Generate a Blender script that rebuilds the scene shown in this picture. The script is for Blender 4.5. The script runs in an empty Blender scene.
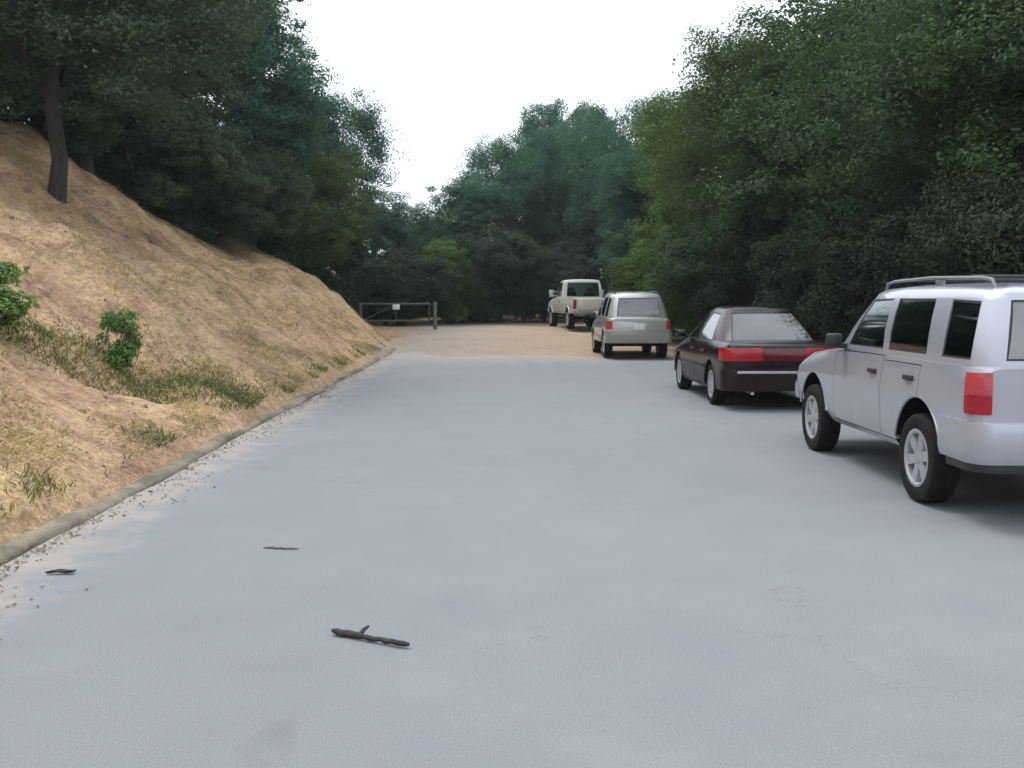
import bpy, bmesh, math, random
import numpy as np
from mathutils import Vector, Matrix
R = math.radians
scene = bpy.context.scene
COL = scene.collection

# ------------------------------------------------------------------ camera, sky, sun, exposure
cam_d = bpy.data.cameras.new('camera'); cam = bpy.data.objects.new('camera', cam_d); COL.objects.link(cam)
cam.location = (0, 0, 1.55)
cam.rotation_euler = (R(90 - 4.75), 0, R(-1.25))
cam_d.sensor_width = 36; cam_d.lens = 35.5; cam_d.clip_end = 2000; cam_d.clip_start = 0.05
scene.camera = cam

SUN_EL, SUN_AZ = 64, -45          # azimuth from +Y, negative = to the left
world = bpy.data.worlds.new("World"); scene.world = world; world.use_nodes = True
wt = world.node_tree; bg = wt.nodes['Background']
sky = wt.nodes.new('ShaderNodeTexSky'); sky.sky_type = 'NISHITA'; sky.sun_disc = False
sky.sun_elevation = R(SUN_EL); sky.sun_rotation = R(SUN_AZ); sky.dust_density = 2.0
tc = wt.nodes.new('ShaderNodeTexCoord')
nz = wt.nodes.new('ShaderNodeTexNoise'); nz.inputs['Scale'].default_value = 2.2; nz.inputs['Detail'].default_value = 5
rmp = wt.nodes.new('ShaderNodeValToRGB')
rmp.color_ramp.elements[0].position = .30; rmp.color_ramp.elements[0].color = (7.0, 7.7, 8.3, 1)
rmp.color_ramp.elements[1].position = .70; rmp.color_ramp.elements[1].color = (9.8, 10.0, 10.2, 1)
mx = wt.nodes.new('ShaderNodeMix'); mx.data_type = 'RGBA'; mx.inputs[0].default_value = .82
wt.links.new(tc.outputs['Generated'], nz.inputs['Vector'])
wt.links.new(nz.outputs['Fac'], rmp.inputs['Fac'])
wt.links.new(sky.outputs['Color'], mx.inputs[6]); wt.links.new(rmp.outputs['Color'], mx.inputs[7])
wt.links.new(mx.outputs[2], bg.inputs['Color']); bg.inputs['Strength'].default_value = 0.10

sun_d = bpy.data.lights.new('sun', 'SUN'); sun_d.energy = 1.0; sun_d.angle = R(22); sun_d.color = (1, .96, .9)
sun = bpy.data.objects.new('sun', sun_d); COL.objects.link(sun)
sd = Vector((math.sin(R(SUN_AZ)) * math.cos(R(SUN_EL)), math.cos(R(SUN_AZ)) * math.cos(R(SUN_EL)), math.sin(R(SUN_EL))))
sun.rotation_euler = sd.to_track_quat('Z', 'Y').to_euler()
vs = scene.view_settings; vs.view_transform = 'Standard'; vs.look = 'None'; vs.gamma = 1; vs.use_curve_mapping = False
vs.exposure = 1.16
HAZE = .0005

# ------------------------------------------------------------------ helpers
def tag(o, label=None, cat=None, group=None, kind=None):
    if label: o['label'] = label
    if cat: o['category'] = cat
    if group: o['group'] = group
    if kind: o['kind'] = kind
    return o
def empty(name, loc=(0, 0, 0), rz=0):
    o = bpy.data.objects.new(name, None); COL.objects.link(o)
    o.location = loc; o.rotation_euler = (0, 0, rz); o.empty_display_size = .2
    return o
def link(name, me, mats, parent=None):
    o = bpy.data.objects.new(name, me)
    for m in (mats if isinstance(mats, (list, tuple)) else [mats]):
        me.materials.append(m)
    COL.objects.link(o)
    if parent: o.parent = parent
    return o
def bm_obj(name, bm, mats, parent=None, smooth=40):
    me = bpy.data.meshes.new(name); bm.normal_update(); bm.to_mesh(me); bm.free()
    if smooth:
        me.polygons.foreach_set('use_smooth', [True] * len(me.polygons)); me.set_sharp_from_angle(angle=R(smooth))
    return link(name, me, mats, parent)
def np_mesh(name, co, faces, mats, parent=None, smooth=False):
    """co (n,3); faces (m,k) of one polygon size"""
    me = bpy.data.meshes.new(name); co = np.asarray(co, np.float32); faces = np.asarray(faces, np.int32)
    n, k = faces.shape
    me.vertices.add(len(co)); me.vertices.foreach_set('co', co.ravel())
    me.loops.add(n * k); me.loops.foreach_set('vertex_index', faces.ravel())
    me.polygons.add(n); me.polygons.foreach_set('loop_start', np.arange(0, n * k, k, dtype=np.int32))
    me.polygons.foreach_set('loop_total', np.full(n, k, np.int32))
    me.polygons.foreach_set('use_smooth', np.full(n, smooth, bool))
    me.update(calc_edges=True)
    return link(name, me, mats, parent)
def add_box(bm, c, s, bevel=0.0, rot=None, seg=2):
    m = Matrix.Translation(c)
    if rot is not None: m = m @ rot
    r = bmesh.ops.create_cube(bm, size=1, matrix=m @ Matrix.Diagonal((s[0], s[1], s[2], 1)))
    if bevel:
        es = list({e for v in r['verts'] for e in v.link_edges})
        bmesh.ops.bevel(bm, geom=es, offset=bevel, segments=seg, affect='EDGES', profile=.5)
def add_tube(bm, pts, rad, n=8, cap=True):
    pts = [Vector(p) for p in pts]
    if not isinstance(rad, (list, tuple)): rad = [rad] * len(pts)
    rings = []; up = Vector((0.13, 0.21, 1)).normalized()
    for i, p in enumerate(pts):
        t = (pts[min(i + 1, len(pts) - 1)] - pts[max(i - 1, 0)]).normalized()
        a = t.cross(up)
        if a.length < .2: a = t.cross(Vector((1, 0.1, 0)))
        a.normalize(); b = t.cross(a)
        rings.append([bm.verts.new(p + (a * math.cos(2 * math.pi * k / n) + b * math.sin(2 * math.pi * k / n)) * rad[i]) for k in range(n)])
    for r0, r1 in zip(rings, rings[1:]):
        for k in range(n): bm.faces.new((r0[k], r0[(k + 1) % n], r1[(k + 1) % n], r1[k]))
    if cap:
        bm.faces.new(rings[0][::-1]); bm.faces.new(rings[-1])
def add_lathe_x(bm, prof, cx=0, cy=0, cz=0, n=40, closed=False, side=1):
    """prof of (radius, x); spun about the x axis"""
    rings = []
    for r, x in prof:
        rings.append([bm.verts.new((cx + side * x, cy + r * math.cos(2 * math.pi * k / n), cz + r * math.sin(2 * math.pi * k / n))) for k in range(n)])
    pairs = list(zip(rings, rings[1:])) + ([(rings[-1], rings[0])] if closed else [])
    for a, b in pairs:
        for k in range(n): bm.faces.new((a[k], a[(k + 1) % n], b[(k + 1) % n], b[k]))
    return rings

# ------------------------------------------------------------------ materials
def new_mat(name):
    m = bpy.data.materials.new(name); m.use_nodes = True
    nt = m.node_tree; return m, nt, nt.nodes['Principled BSDF']
def ramp(nt, els):
    r = nt.nodes.new('ShaderNodeValToRGB'); cr = r.color_ramp
    while len(cr.elements) > len(els): cr.elements.remove(cr.elements[-1])
    while len(cr.elements) < len(els): cr.elements.new(.5)
    for e, (p, c) in zip(cr.elements, els):
        e.position = p; e.color = (*c, 1) if len(c) == 3 else c
    return r
def noise(nt, scale, detail=4, rough=.55, vec=None, dist=0):
    n = nt.nodes.new('ShaderNodeTexNoise'); n.inputs['Scale'].default_value = scale; n.inputs['Detail'].default_value = detail
    n.inputs['Roughness'].default_value = rough; n.inputs['Distortion'].default_value = dist
    if vec is not None: nt.links.new(vec, n.inputs['Vector'])
    return n
def mixc(nt, fac, a, b, mode='MIX'):
    m = nt.nodes.new('ShaderNodeMix'); m.data_type = 'RGBA'; m.blend_type = mode
    for sock, v in ((m.inputs[0], fac), (m.inputs[6], a), (m.inputs[7], b)):
        if hasattr(v, 'node'): nt.links.new(v, sock)
        elif isinstance(v, (int, float)): sock.default_value = v
        else: sock.default_value = (*v, 1)
    return m.outputs[2]
def math_n(nt, op, a, b=None, c=None, clamp=False):
    m = nt.nodes.new('ShaderNodeMath'); m.operation = op; m.use_clamp = clamp
    for i, v in enumerate((a, b, c)):
        if v is None: continue
        if hasattr(v, 'node'): nt.links.new(v, m.inputs[i])
        else: m.inputs[i].default_value = v
    return m.outputs[0]
def maprange(nt, v, a, b, c=0, d=1):
    m = nt.nodes.new('ShaderNodeMapRange'); m.interpolation_type = 'SMOOTHSTEP'
    nt.links.new(v, m.inputs[0])
    for i, x in enumerate((a, b, c, d)): m.inputs[i + 1].default_value = x
    return m.outputs[0]
def bump(nt, p, h, strength, dist):
    b = nt.nodes.new('ShaderNodeBump'); b.inputs['Strength'].default_value = strength; b.inputs['Distance'].default_value = dist
    nt.links.new(h, b.inputs['Height']); nt.links.new(b.outputs['Normal'], p.inputs['Normal'])

def simple(name, col, rough=.5, metal=0, spec=.5, coat=0, var=.12, scale=6):
    m, nt, p = new_mat(name)
    t = nt.nodes.new('ShaderNodeTexCoord'); n = noise(nt, scale, 4, .6, t.outputs['Object'])
    lo = tuple(c * (1 - var) for c in col); hi = tuple(min(1, c * (1 + var)) for c in col)
    r = ramp(nt, [(.3, lo), (.7, hi)]); nt.links.new(n.outputs['Fac'], r.inputs['Fac'])
    nt.links.new(r.outputs['Color'], p.inputs['Base Color'])
    p.inputs['Roughness'].default_value = rough; p.inputs['Metallic'].default_value = metal
    p.inputs['Specular IOR Level'].default_value = spec; p.inputs['Coat Weight'].default_value = coat
    p.inputs['Coat Roughness'].default_value = .06
    return m
def paint(name, col, metal=.5, rough=.38, dust=(.30, .26, .21), coat=.8, spec=.5):
    """car paint: metallic base under a coat, road dust thickest low on the body"""
    m, nt, p = new_mat(name)
    t = nt.nodes.new('ShaderNodeTexCoord'); sep = nt.nodes.new('ShaderNodeSeparateXYZ'); nt.links.new(t.outputs['Object'], sep.inputs[0])
    n = noise(nt, 5, 5, .65, t.outputs['Object']); h = maprange(nt, sep.outputs['Z'], .25, .75, .38, .05)
    f = math_n(nt, 'MULTIPLY', h, maprange(nt, n.outputs['Fac'], .3, .7, .5, 1.3), clamp=True)
    nt.links.new(mixc(nt, f, col, dust), p.inputs['Base Color'])
    p.inputs['Metallic'].default_value = metal; p.inputs['Specular IOR Level'].default_value = spec; p.inputs['Coat Weight'].default_value = coat; p.inputs['Coat Roughness'].default_value = .05
    nt.links.new(math_n(nt, 'ADD', rough, math_n(nt, 'MULTIPLY', f, .6)), p.inputs['Roughness'])
    return m
def glass_mat(name, tint, refl=1.0, ior=2.0):
    m, nt, p = new_mat(name); nt.nodes.remove(p); out = nt.nodes['Material Output']
    tr = nt.nodes.new('ShaderNodeBsdfTransparent'); tr.inputs[0].default_value = (*tint, 1)
    gl = nt.nodes.new('ShaderNodeBsdfGlossy'); gl.inputs['Roughness'].default_value = .03; gl.inputs['Color'].default_value = (.95, .98, 1, 1)
    fr = nt.nodes.new('ShaderNodeFresnel'); fr.inputs['IOR'].default_value = ior
    t = nt.nodes.new('ShaderNodeTexCoord'); n = noise(nt, 3, 3, .5, t.outputs['Object'])
    f = math_n(nt, 'MULTIPLY', fr.outputs[0], refl, clamp=True)
    f2 = math_n(nt, 'ADD', f, math_n(nt, 'MULTIPLY', n.outputs['Fac'], .05), clamp=True)
    mixs = nt.nodes.new('ShaderNodeMixShader'); nt.links.new(f2, mixs.inputs[0])
    nt.links.new(tr.outputs[0], mixs.inputs[1]); nt.links.new(gl.outputs[0], mixs.inputs[2]); nt.links.new(mixs.outputs[0], out.inputs['Surface'])
    return m
def leaf_mat(name, trans=.25, rough=.65, tipcol=(1.2, 1.12, .8)):
    m, nt, p = new_mat(name); out = nt.nodes['Material Output']
    oi = nt.nodes.new('ShaderNodeObjectInfo'); geo = nt.nodes.new('ShaderNodeNewGeometry'); t = nt.nodes.new('ShaderNodeTexCoord')
    n = noise(nt, .55, 3, .6, t.outputs['Object'])
    cl = ramp(nt, [(.32, (.62, .66, .75)), (.55, (1, 1, 1)), (.72, (1.45, 1.3, .9))]); nt.links.new(n.outputs['Fac'], cl.inputs['Fac'])
    ir = ramp(nt, [(0, (.74, .76, .78)), (.8, (1.05, 1.05, 1)), (1, tipcol)]); nt.links.new(geo.outputs['Random Per Island'], ir.inputs['Fac'])
    c = mixc(nt, 1, mixc(nt, 1, oi.outputs['Color'], cl.outputs['Color'], 'MULTIPLY'), ir.outputs['Color'], 'MULTIPLY')
    nt.links.new(c, p.inputs['Base Color']); p.inputs['Roughness'].default_value = rough; p.inputs['Specular IOR Level'].default_value = .18
    tl = nt.nodes.new('ShaderNodeBsdfTranslucent'); nt.links.new(mixc(nt, 1, c, (1.1, 1.3, .6), 'MULTIPLY'), tl.inputs['Color'])
    ms = nt.nodes.new('ShaderNodeMixShader'); ms.inputs[0].default_value = trans
    nt.links.new(p.outputs[0], ms.inputs[1]); nt.links.new(tl.outputs[0], ms.inputs[2]); nt.links.new(ms.outputs[0], out.inputs['Surface'])
    return m

M = {}
M['leaf'] = leaf_mat('leaf'); M['grassblade'] = leaf_mat('grass_blade', .2, .6, (1.2, 1.1, .8))
M['black'] = simple('black_plastic', (.018, .018, .02), .5); M['well'] = simple('wheel_well', (.008, .008, .008), .9, spec=.1)
M['rubber'] = simple('tyre_rubber', (.013, .013, .0135), .85, spec=.15, var=.4, scale=14)
M['alloy'] = simple('alloy', (.42, .43, .46), .4, .6); M['brake'] = simple('brake_iron', (.05, .045, .04), .6, .4)
M['steel'] = simple('painted_steel', (.42, .43, .45), .4, .6)
M['red_lens'] = simple('red_lens', (.30, .005, .014), .25, spec=.4, coat=.3, var=.25, scale=20)
M['clear_lens'] = simple('pale_lens', (.38, .04, .055), .2, spec=.4, coat=.3, var=.15, scale=20)
M['dark_red_lens'] = simple('dark_red_lens', (.10, .003, .007), .2, spec=.4, coat=.3)
M['amber_lens'] = simple('amber_lens', (.6, .2, .03), .15, coat=1)
M['head_lens'] = simple('head_lens', (.6, .62, .64), .1, coat=1)
M['rack'] = simple('rack_metal', (.20, .205, .215), .4, .5)
M['plate'] = simple('plate', (.6, .6, .58), .4)
M['seat'] = simple('seat_cloth', (.06, .062, .07), .9, spec=.1); M['cabin'] = simple('cabin_shade', (.02, .02, .022), .9, spec=.1)
M['glass'] = glass_mat('glass', (.42, .47, .50)); M['glass_dark'] = glass_mat('privacy_glass', (.20, .24, .28), 1.1, 2.2)
M['glass_sky'] = glass_mat('mirror_tint_glass', (.35, .40, .43), 1.05, 1.9)
M['chrome'] = simple('chrome', (.7, .7, .72), .12, 1)

# bark
m, nt, p = new_mat('bark'); t = nt.nodes.new('ShaderNodeTexCoord'); mp = nt.nodes.new('ShaderNodeMapping'); mp.inputs['Scale'].default_value = (9, 9, 1.6)
nt.links.new(t.outputs['Object'], mp.inputs['Vector']); n = noise(nt, 1.5, 7, .65, mp.outputs[0])
r = ramp(nt, [(.3, (.012, .010, .009)), (.7, (.050, .042, .036))]); nt.links.new(n.outputs['Fac'], r.inputs['Fac']); nt.links.new(r.outputs['Color'], p.inputs['Base Color'])
p.inputs['Roughness'].default_value = .9; bump(nt, p, n.outputs['Fac'], .9, .03); M['bark'] = m

# asphalt: old, pale, dusty near the kerb and at its far end
m, nt, p = new_mat('asphalt'); t = nt.nodes.new('ShaderNodeTexCoord'); ob = t.outputs['Object']
sep = nt.nodes.new('ShaderNodeSeparateXYZ'); nt.links.new(ob, sep.inputs[0])
big = noise(nt, .22, 4, .55, ob); mid = noise(nt, 1.7, 6, .62, ob); fine = noise(nt, 130, 4, .75, ob)
vor = nt.nodes.new('ShaderNodeTexVoronoi'); vor.inputs['Scale'].default_value = 140; nt.links.new(ob, vor.inputs['Vector'])
c = ramp(nt, [(.3, (.166, .177, .193)), (.72, (.187, .199, .214))]); nt.links.new(big.outputs['Fac'], c.inputs['Fac'])
c2 = ramp(nt, [(.3, (.94, .94, .955)), (.7, (1.05, 1.05, 1.04))]); nt.links.new(mid.outputs['Fac'], c2.inputs['Fac'])
c3 = ramp(nt, [(.30, (.60, .60, .62)), (.48, (1, 1, 1)), (.70, (1.30, 1.29, 1.27))]); nt.links.new(fine.outputs['Fac'], c3.inputs['Fac'])
cc = mixc(nt, 1, mixc(nt, 1, c.outputs['Color'], c2.outputs['Color'], 'MULTIPLY'), c3.outputs['Color'], 'MULTIPLY')
# tyre-worn lanes a touch darker, stretched along the road
mp = nt.nodes.new('ShaderNodeMapping'); mp.inputs['Scale'].default_value = (.9, .05, 1); nt.links.new(ob, mp.inputs['Vector']); lane = noise(nt, 1.2, 3, .5, mp.outputs[0])
cc = mixc(nt, maprange(nt, lane.outputs['Fac'], .5, .8, 0, .14), cc, (.14, .148, .16))
# oil drips and stains
st = noise(nt, .9, 3, .5, ob, 1.2); cc = mixc(nt, maprange(nt, st.outputs['Fac'], .66, .80, 0, .22), cc, (.085, .088, .095))
# hairline cracks
vc = nt.nodes.new('ShaderNodeTexVoronoi'); vc.feature = 'DISTANCE_TO_EDGE'; vc.inputs['Scale'].default_value = .33
wob = noise(nt, 1.3, 5, .6, ob); wv = nt.nodes.new('ShaderNodeVectorMath'); wv.operation = 'MULTIPLY_ADD'
nt.links.new(wob.outputs['Color'], wv.inputs[0]); wv.inputs[1].default_value = (1.6, 1.6, 0); nt.links.new(ob, wv.inputs[2]); nt.links.new(wv.outputs[0], vc.inputs['Vector'])
ck = math_n(nt, 'MULTIPLY', maprange(nt, vc.outputs['Distance'], 0, .004, 1, 0), maprange(nt, big.outputs['Fac'], .46, .60, 0, .38))
cc = mixc(nt, ck, cc, (.06, .06, .062))
# sandy dust drifted along the kerb and at the far end
nd = noise(nt, 2.6, 6, .68, ob)
wx = math_n(nt, 'ADD', sep.outputs['X'], math_n(nt, 'MULTIPLY', math_n(nt, 'SUBTRACT', nd.outputs['Fac'], .5), 1.5))
dk = maprange(nt, wx, -2.95, -2.15, .9, 0)
wy = math_n(nt, 'ADD', sep.outputs['Y'], math_n(nt, 'MULTIPLY', math_n(nt, 'SUBTRACT', nd.outputs['Fac'], .5), 7))
de = maprange(nt, wy, 23, 28.5, 0, .8)
cc = mixc(nt, math_n(nt, 'MAXIMUM', dk, de), cc, (.30, .265, .235))
nt.links.new(cc, p.inputs['Base Color']); p.inputs['Roughness'].default_value = .88; p.inputs['Specular IOR Level'].default_value = .3
bump(nt, p, math_n(nt, 'ADD', math_n(nt, 'MULTIPLY', vor.outputs['Distance'], .35), fine.outputs['Fac']), .22, .004); M['asphalt'] = m

# kerb
m, nt, p = new_mat('kerb_asphalt'); t = nt.nodes.new('ShaderNodeTexCoord'); ob = t.outputs['Object']
a = noise(nt, 1.1, 6, .75, ob); b = noise(nt, 60, 3, .7, ob)
r = ramp(nt, [(.3, (.07, .065, .045)), (.45, (.12, .115, .085)), (.55, (.22, .18, .13)), (.8, (.32, .25, .18))]); nt.links.new(a.outputs['Fac'], r.inputs['Fac'])
r2 = ramp(nt, [(.3, (.7, .7, .7)), (.7, (1.2, 1.2, 1.2))]); nt.links.new(b.outputs['Fac'], r2.inputs['Fac'])
nt.links.new(mixc(nt, 1, r.outputs['Color'], r2.outputs['Color'], 'MULTIPLY'), p.inputs['Base Color']); p.inputs['Roughness'].default_value = .9; bump(nt, p, b.outputs['Fac'], .6, .01); M['kerb'] = m

# soil: dry straw over brown earth; woodland litter under the trees
m, nt, p = new_mat('soil'); t = nt.nodes.new('ShaderNodeTexCoord'); ob = t.outputs['Object']
sep = nt.nodes.new('ShaderNodeSeparateXYZ'); nt.links.new(ob, sep.inputs[0])
a = noise(nt, .55, 6, .62, ob, .6); b = noise(nt, 3.2, 7, .68, ob); f = noise(nt, 26, 5, .7, ob); v = noise(nt, 1.3, 5, .6, ob)
mp = nt.nodes.new('ShaderNodeMapping'); mp.inputs['Scale'].default_value = (1.0, 1.0, 3.2); mp.inputs['Rotation'].default_value = (.25, .0, .3); nt.links.new(ob, mp.inputs['Vector'])
s = noise(nt, 7, 6, .7, mp.outputs[0])
base = ramp(nt, [(.30, (.23, .140, .092)), (.48, (.405, .278, .182)), (.60, (.45, .325, .205)), (.75, (.34, .27, .15))]); nt.links.new(a.outputs['Fac'], base.inputs['Fac'])
mul = ramp(nt, [(.3, (.56, .50, .47)), (.46, (1.05, 1.04, 1.03)), (.68, (1.36, 1.35, 1.3))]); nt.links.new(b.outputs['Fac'], mul.inputs['Fac'])
mul2 = ramp(nt, [(.3, (.58, .55, .52)), (.55, (1.05, 1.04, 1.02)), (.75, (1.35, 1.32, 1.25))]); nt.links.new(f.outputs['Fac'], mul2.inputs['Fac'])
mul3 = ramp(nt, [(.33, (.68, .66, .62)), (.5, (1, 1, 1)), (.7, (1.15, 1.15, 1.1))]); nt.links.new(s.outputs['Fac'], mul3.inputs['Fac'])
c = mixc(nt, 1, mixc(nt, 1, mixc(nt, 1, base.outputs['Color'], mul.outputs['Color'], 'MULTIPLY'), mul2.outputs['Color'], 'MULTIPLY'), mul3.outputs['Color'], 'MULTIPLY')
c = mixc(nt, maprange(nt, v.outputs['Fac'], .60, .72, 0, .55), c, (.20, .20, .085))
jx0 = math_n(nt, 'MULTIPLY', math_n(nt, 'SUBTRACT', a.outputs['Fac'], .5), 6)
lot = math_n(nt, 'MULTIPLY', maprange(nt, sep.outputs['X'], -3.7, -2.7, 0, 1), maprange(nt, sep.outputs['Y'], 25.5, 27, 0, .8))
c = mixc(nt, lot, c, mixc(nt, 1, mul2.outputs['Color'], mixc(nt, maprange(nt, math_n(nt, 'ADD', sep.outputs['X'], jx0), -1.5, 2.5, 0, 1), (.30, .275, .26), (.36, .29, .225)), 'MULTIPLY'))
# litter: right of the road and past the far woods line
jx = math_n(nt, 'MULTIPLY', math_n(nt, 'SUBTRACT', b.outputs['Fac'], .5), 2.2)
lr_ = maprange(nt, math_n(nt, 'ADD', sep.outputs['X'], jx), 5.6, 6.8, 0, .9)
ln = math_n(nt, 'ADD', math_n(nt, 'ADD', sep.outputs['Y'], math_n(nt, 'MULTIPLY', sep.outputs['X'], -.9)), jx)
ll = maprange(nt, ln, 39.5, 42.5, 0, .85)
lleft = math_n(nt, 'MULTIPLY', ll, maprange(nt, sep.outputs['X'], -4.6, -5.8, 0, 1))
c = mixc(nt, math_n(nt, 'MAXIMUM', lr_, lleft), c, mixc(nt, f.outputs['Fac'], (.035, .024, .016), (.12, .085, .055)))
nt.links.new(c, p.inputs['Base Color']); p.inputs['Roughness'].default_value = .95; p.inputs['Specular IOR Level'].default_value = .15
bump(nt, p, math_n(nt, 'ADD', b.outputs['Fac'], math_n(nt, 'MULTIPLY', f.outputs['Fac'], .5)), .9, .08); M['soil'] = m

# ------------------------------------------------------------------ terrain
def sstep(a, b, x): t = np.clip((x - a) / (b - a), 0, 1); return t * t * (3 - 2 * t)
_rng = np.random.default_rng(5)
_K = [(_rng.normal(0, 1, 2) * f, _rng.uniform(0, 6.28), a) for f, a in [(.5, .16)] * 5 + [(1.3, .07)] * 7 + [(3.2, .032)] * 10 + [(8, .013)] * 10]
def lump(x, y):
    z = 0
    for k, ph, a in _K: z = z + a * np.sin(k[0] * x + k[1] * y + ph)
    return z
def kerb_x(y): return -2.95 - .016 * np.clip(y - 29, 0, 30) ** 2
def rise(y): return .40 * sstep(27.5, 44, y) + .02 * np.clip(y - 44, 0, 80)
def height(x, y):
    x = np.asarray(x, float); y = np.asarray(y, float)
    u = kerb_x(y) - x
    bank = np.where(u > 0, .60 * np.clip(u, 0, 9) + .30 * np.clip(u - 9, 0, 20) + .12 * np.clip(u - 29, 0, 120), 0)
    bank = bank - .12 * np.exp(-((u - 1.2) / .8) ** 2)          # slight hollow above the kerb
    gully = -.18 * np.exp(-((y - (11.0 + .75 * (5.1 + x))) / .45) ** 2) * sstep(.2, 1.2, u)
    l = lump(x, y) * sstep(.1, 1.8, u) * .9
    right = np.clip(x - 6, 0, 4) * .06 + sstep(6, 9, x) * lump(x, y) * .6 + .05 * np.clip(x - 10, 0, 60)
    road = (x > kerb_x(y) - .05) & (x < 6.0)
    flat = np.where(road, -.045 + .060 * sstep(25.5, 29.5, y) + .035 * lump(x * 2, y * 2) * sstep(25, 28, y), .03)
    return rise(y) + flat + np.where(u > -.09, bank + gully + l + (.085 + .05 * np.sin(x * 3 + y * 1.7) * np.sin(y * .83 + 1)) * sstep(-.09, .04, u), 0) + np.where(x > 6, right, 0)
def H(x, y): return float(height(np.array([x]), np.array([y]))[0])

gx = np.unique(np.concatenate([-np.geomspace(20, 320, 22), np.arange(-20, -2.4, .11), np.arange(-2.4, 6, .42), np.arange(6, 14, .25), np.geomspace(14, 320, 24)]))
gy = np.unique(np.concatenate([np.linspace(-60, 2, 32), np.arange(2, 46, .14), np.geomspace(46, 420, 40)]))
X, Y = np.meshgrid(gx, gy); Z = height(X, Y); nx, ny = len(gx), len(gy)
idx = np.arange(nx * ny).reshape(ny, nx)
quads = np.stack([idx[:-1, :-1], idx[:-1, 1:], idx[1:, 1:], idx[1:, :-1]], -1).reshape(-1, 4)
tag(np_mesh('ground', np.stack([X, Y, Z], -1).reshape(-1, 3), quads, M['soil'], smooth=True), kind='structure')

bm = bmesh.new(); rows = []
for y in np.arange(-20, 30.6, .5):
    rows.append([bm.verts.new((x, y, 0 if y < 27.5 else .4 * float(sstep(27.5, 44, y)))) for x in (-2.86, -1, 1, 3, 5, 6.15)])
for a, b in zip(rows, rows[1:]):
    for k in range(5): bm.faces.new((a[k], a[k + 1], b[k + 1], b[k]))
tag(bm_obj('road', bm, M['asphalt']), kind='structure')

bm = bmesh.new(); rr = random.Random(3); rows = []
for y in np.arange(-10, 39, .35):
    kx = float(kerb_x(y)); z = float(rise(y)); j = lambda s: rr.uniform(-s, s)
    prof = [(.105, -.06), (.095, .012), (.068, .036), (.0, .046), (-.07, .043), (-.13, .03), (-.16, -.06)]
    z += .012 * math.sin(y * 1.3) + .010 * math.sin(y * 2.9 + 1)
    rows.append([bm.verts.new((kx + px + j(.022) + .03 * math.sin(y * .9), y, z + pz + j(.013))) for px, pz in prof])
for a, b in zip(rows, rows[1:]):
    for k in range(len(a) - 1): bm.faces.new((a[k], b[k], b[k + 1], a[k + 1]))
tag(bm_obj('kerb', bm, M['kerb'], smooth=70), kind='structure')

# ------------------------------------------------------------------ foliage
def leaf_cards(pos, nrm, size, rng, aspect=.5):
    n = len(pos); nrm = nrm / np.linalg.norm(nrm, axis=1, keepdims=True)
    t = np.cross(nrm, rng.normal(size=(n, 3))); t /= np.linalg.norm(t, axis=1, keepdims=True) + 1e-9
    b = np.cross(nrm, t); s = size[:, None]
    v = np.stack([pos - t * s * .5, pos + b * s * aspect * .5 - t * s * .05 + nrm * s * .08, pos + t * s * .5 - nrm * s * .1, pos - b * s * aspect * .5 - t * s * .05 + nrm * s * .08], 1)
    return v.reshape(-1, 3), np.arange(n * 4).reshape(n, 4)
def crown_points(rng, lobes, nleaf, clumps_per_lobe=34):
    """lobes: (k,4) centres and radii; leaves gather in clumps over each lobe"""
    lobes = np.asarray(lobes); w = lobes[:, 3] ** 2; w /= w.sum()
    P, N = [], []
    for (cx, cy, cz, r), wi in zip(lobes, w):
        k = clumps_per_lobe + 10; d = rng.normal(size=(k, 3)); d[:, 2] = d[:, 2] * .9 + .15; d /= np.linalg.norm(d, axis=1, keepdims=True)
        cc = np.array([cx, cy, cz]) + d * (r * rng.uniform(.55, 1.1, (k, 1))) * np.array([1, 1, .85])
        m = max(8, int(nleaf * wi)); ids = rng.integers(0, k, m); rc = r * rng.uniform(.13, .30, k)
        q = rng.normal(size=(m, 3)); q *= (rng.random((m, 1)) ** .4) / np.linalg.norm(q, axis=1, keepdims=True)
        p = cc[ids] + q * rc[ids][:, None] * np.array([1.45, 1.45, 1.0])
        n = (p - np.array([cx, cy, cz])) / r * .6 + q * .5 + np.array([0, 0, .45]) + rng.normal(size=(m, 3)) * .42
        P.append(p); N.append(n)
    return np.concatenate(P), np.concatenate(N)
def env_lobes(rng, n, rx, ry, z0, z1, rl, bottom=.55):
    out = []; zc = (z0 + z1) / 2; hz = (z1 - z0) / 2
    for i in range(n):
        while True:
            d = rng.uniform(-1, 1, 3)
            q = np.linalg.norm(d)
            if .35 < q < 1: break
        d *= (.62 + .38 * q) / q * .86
        wz = 1 if d[2] > 0 else bottom + (1 - bottom) * (1 + d[2])
        out.append((d[0] * (rx - rl * .5) * wz, d[1] * (ry - rl * .5) * wz, zc + d[2] * (hz - rl * .5), rl * rng.uniform(.7, 1.3)))
    return out
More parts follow.
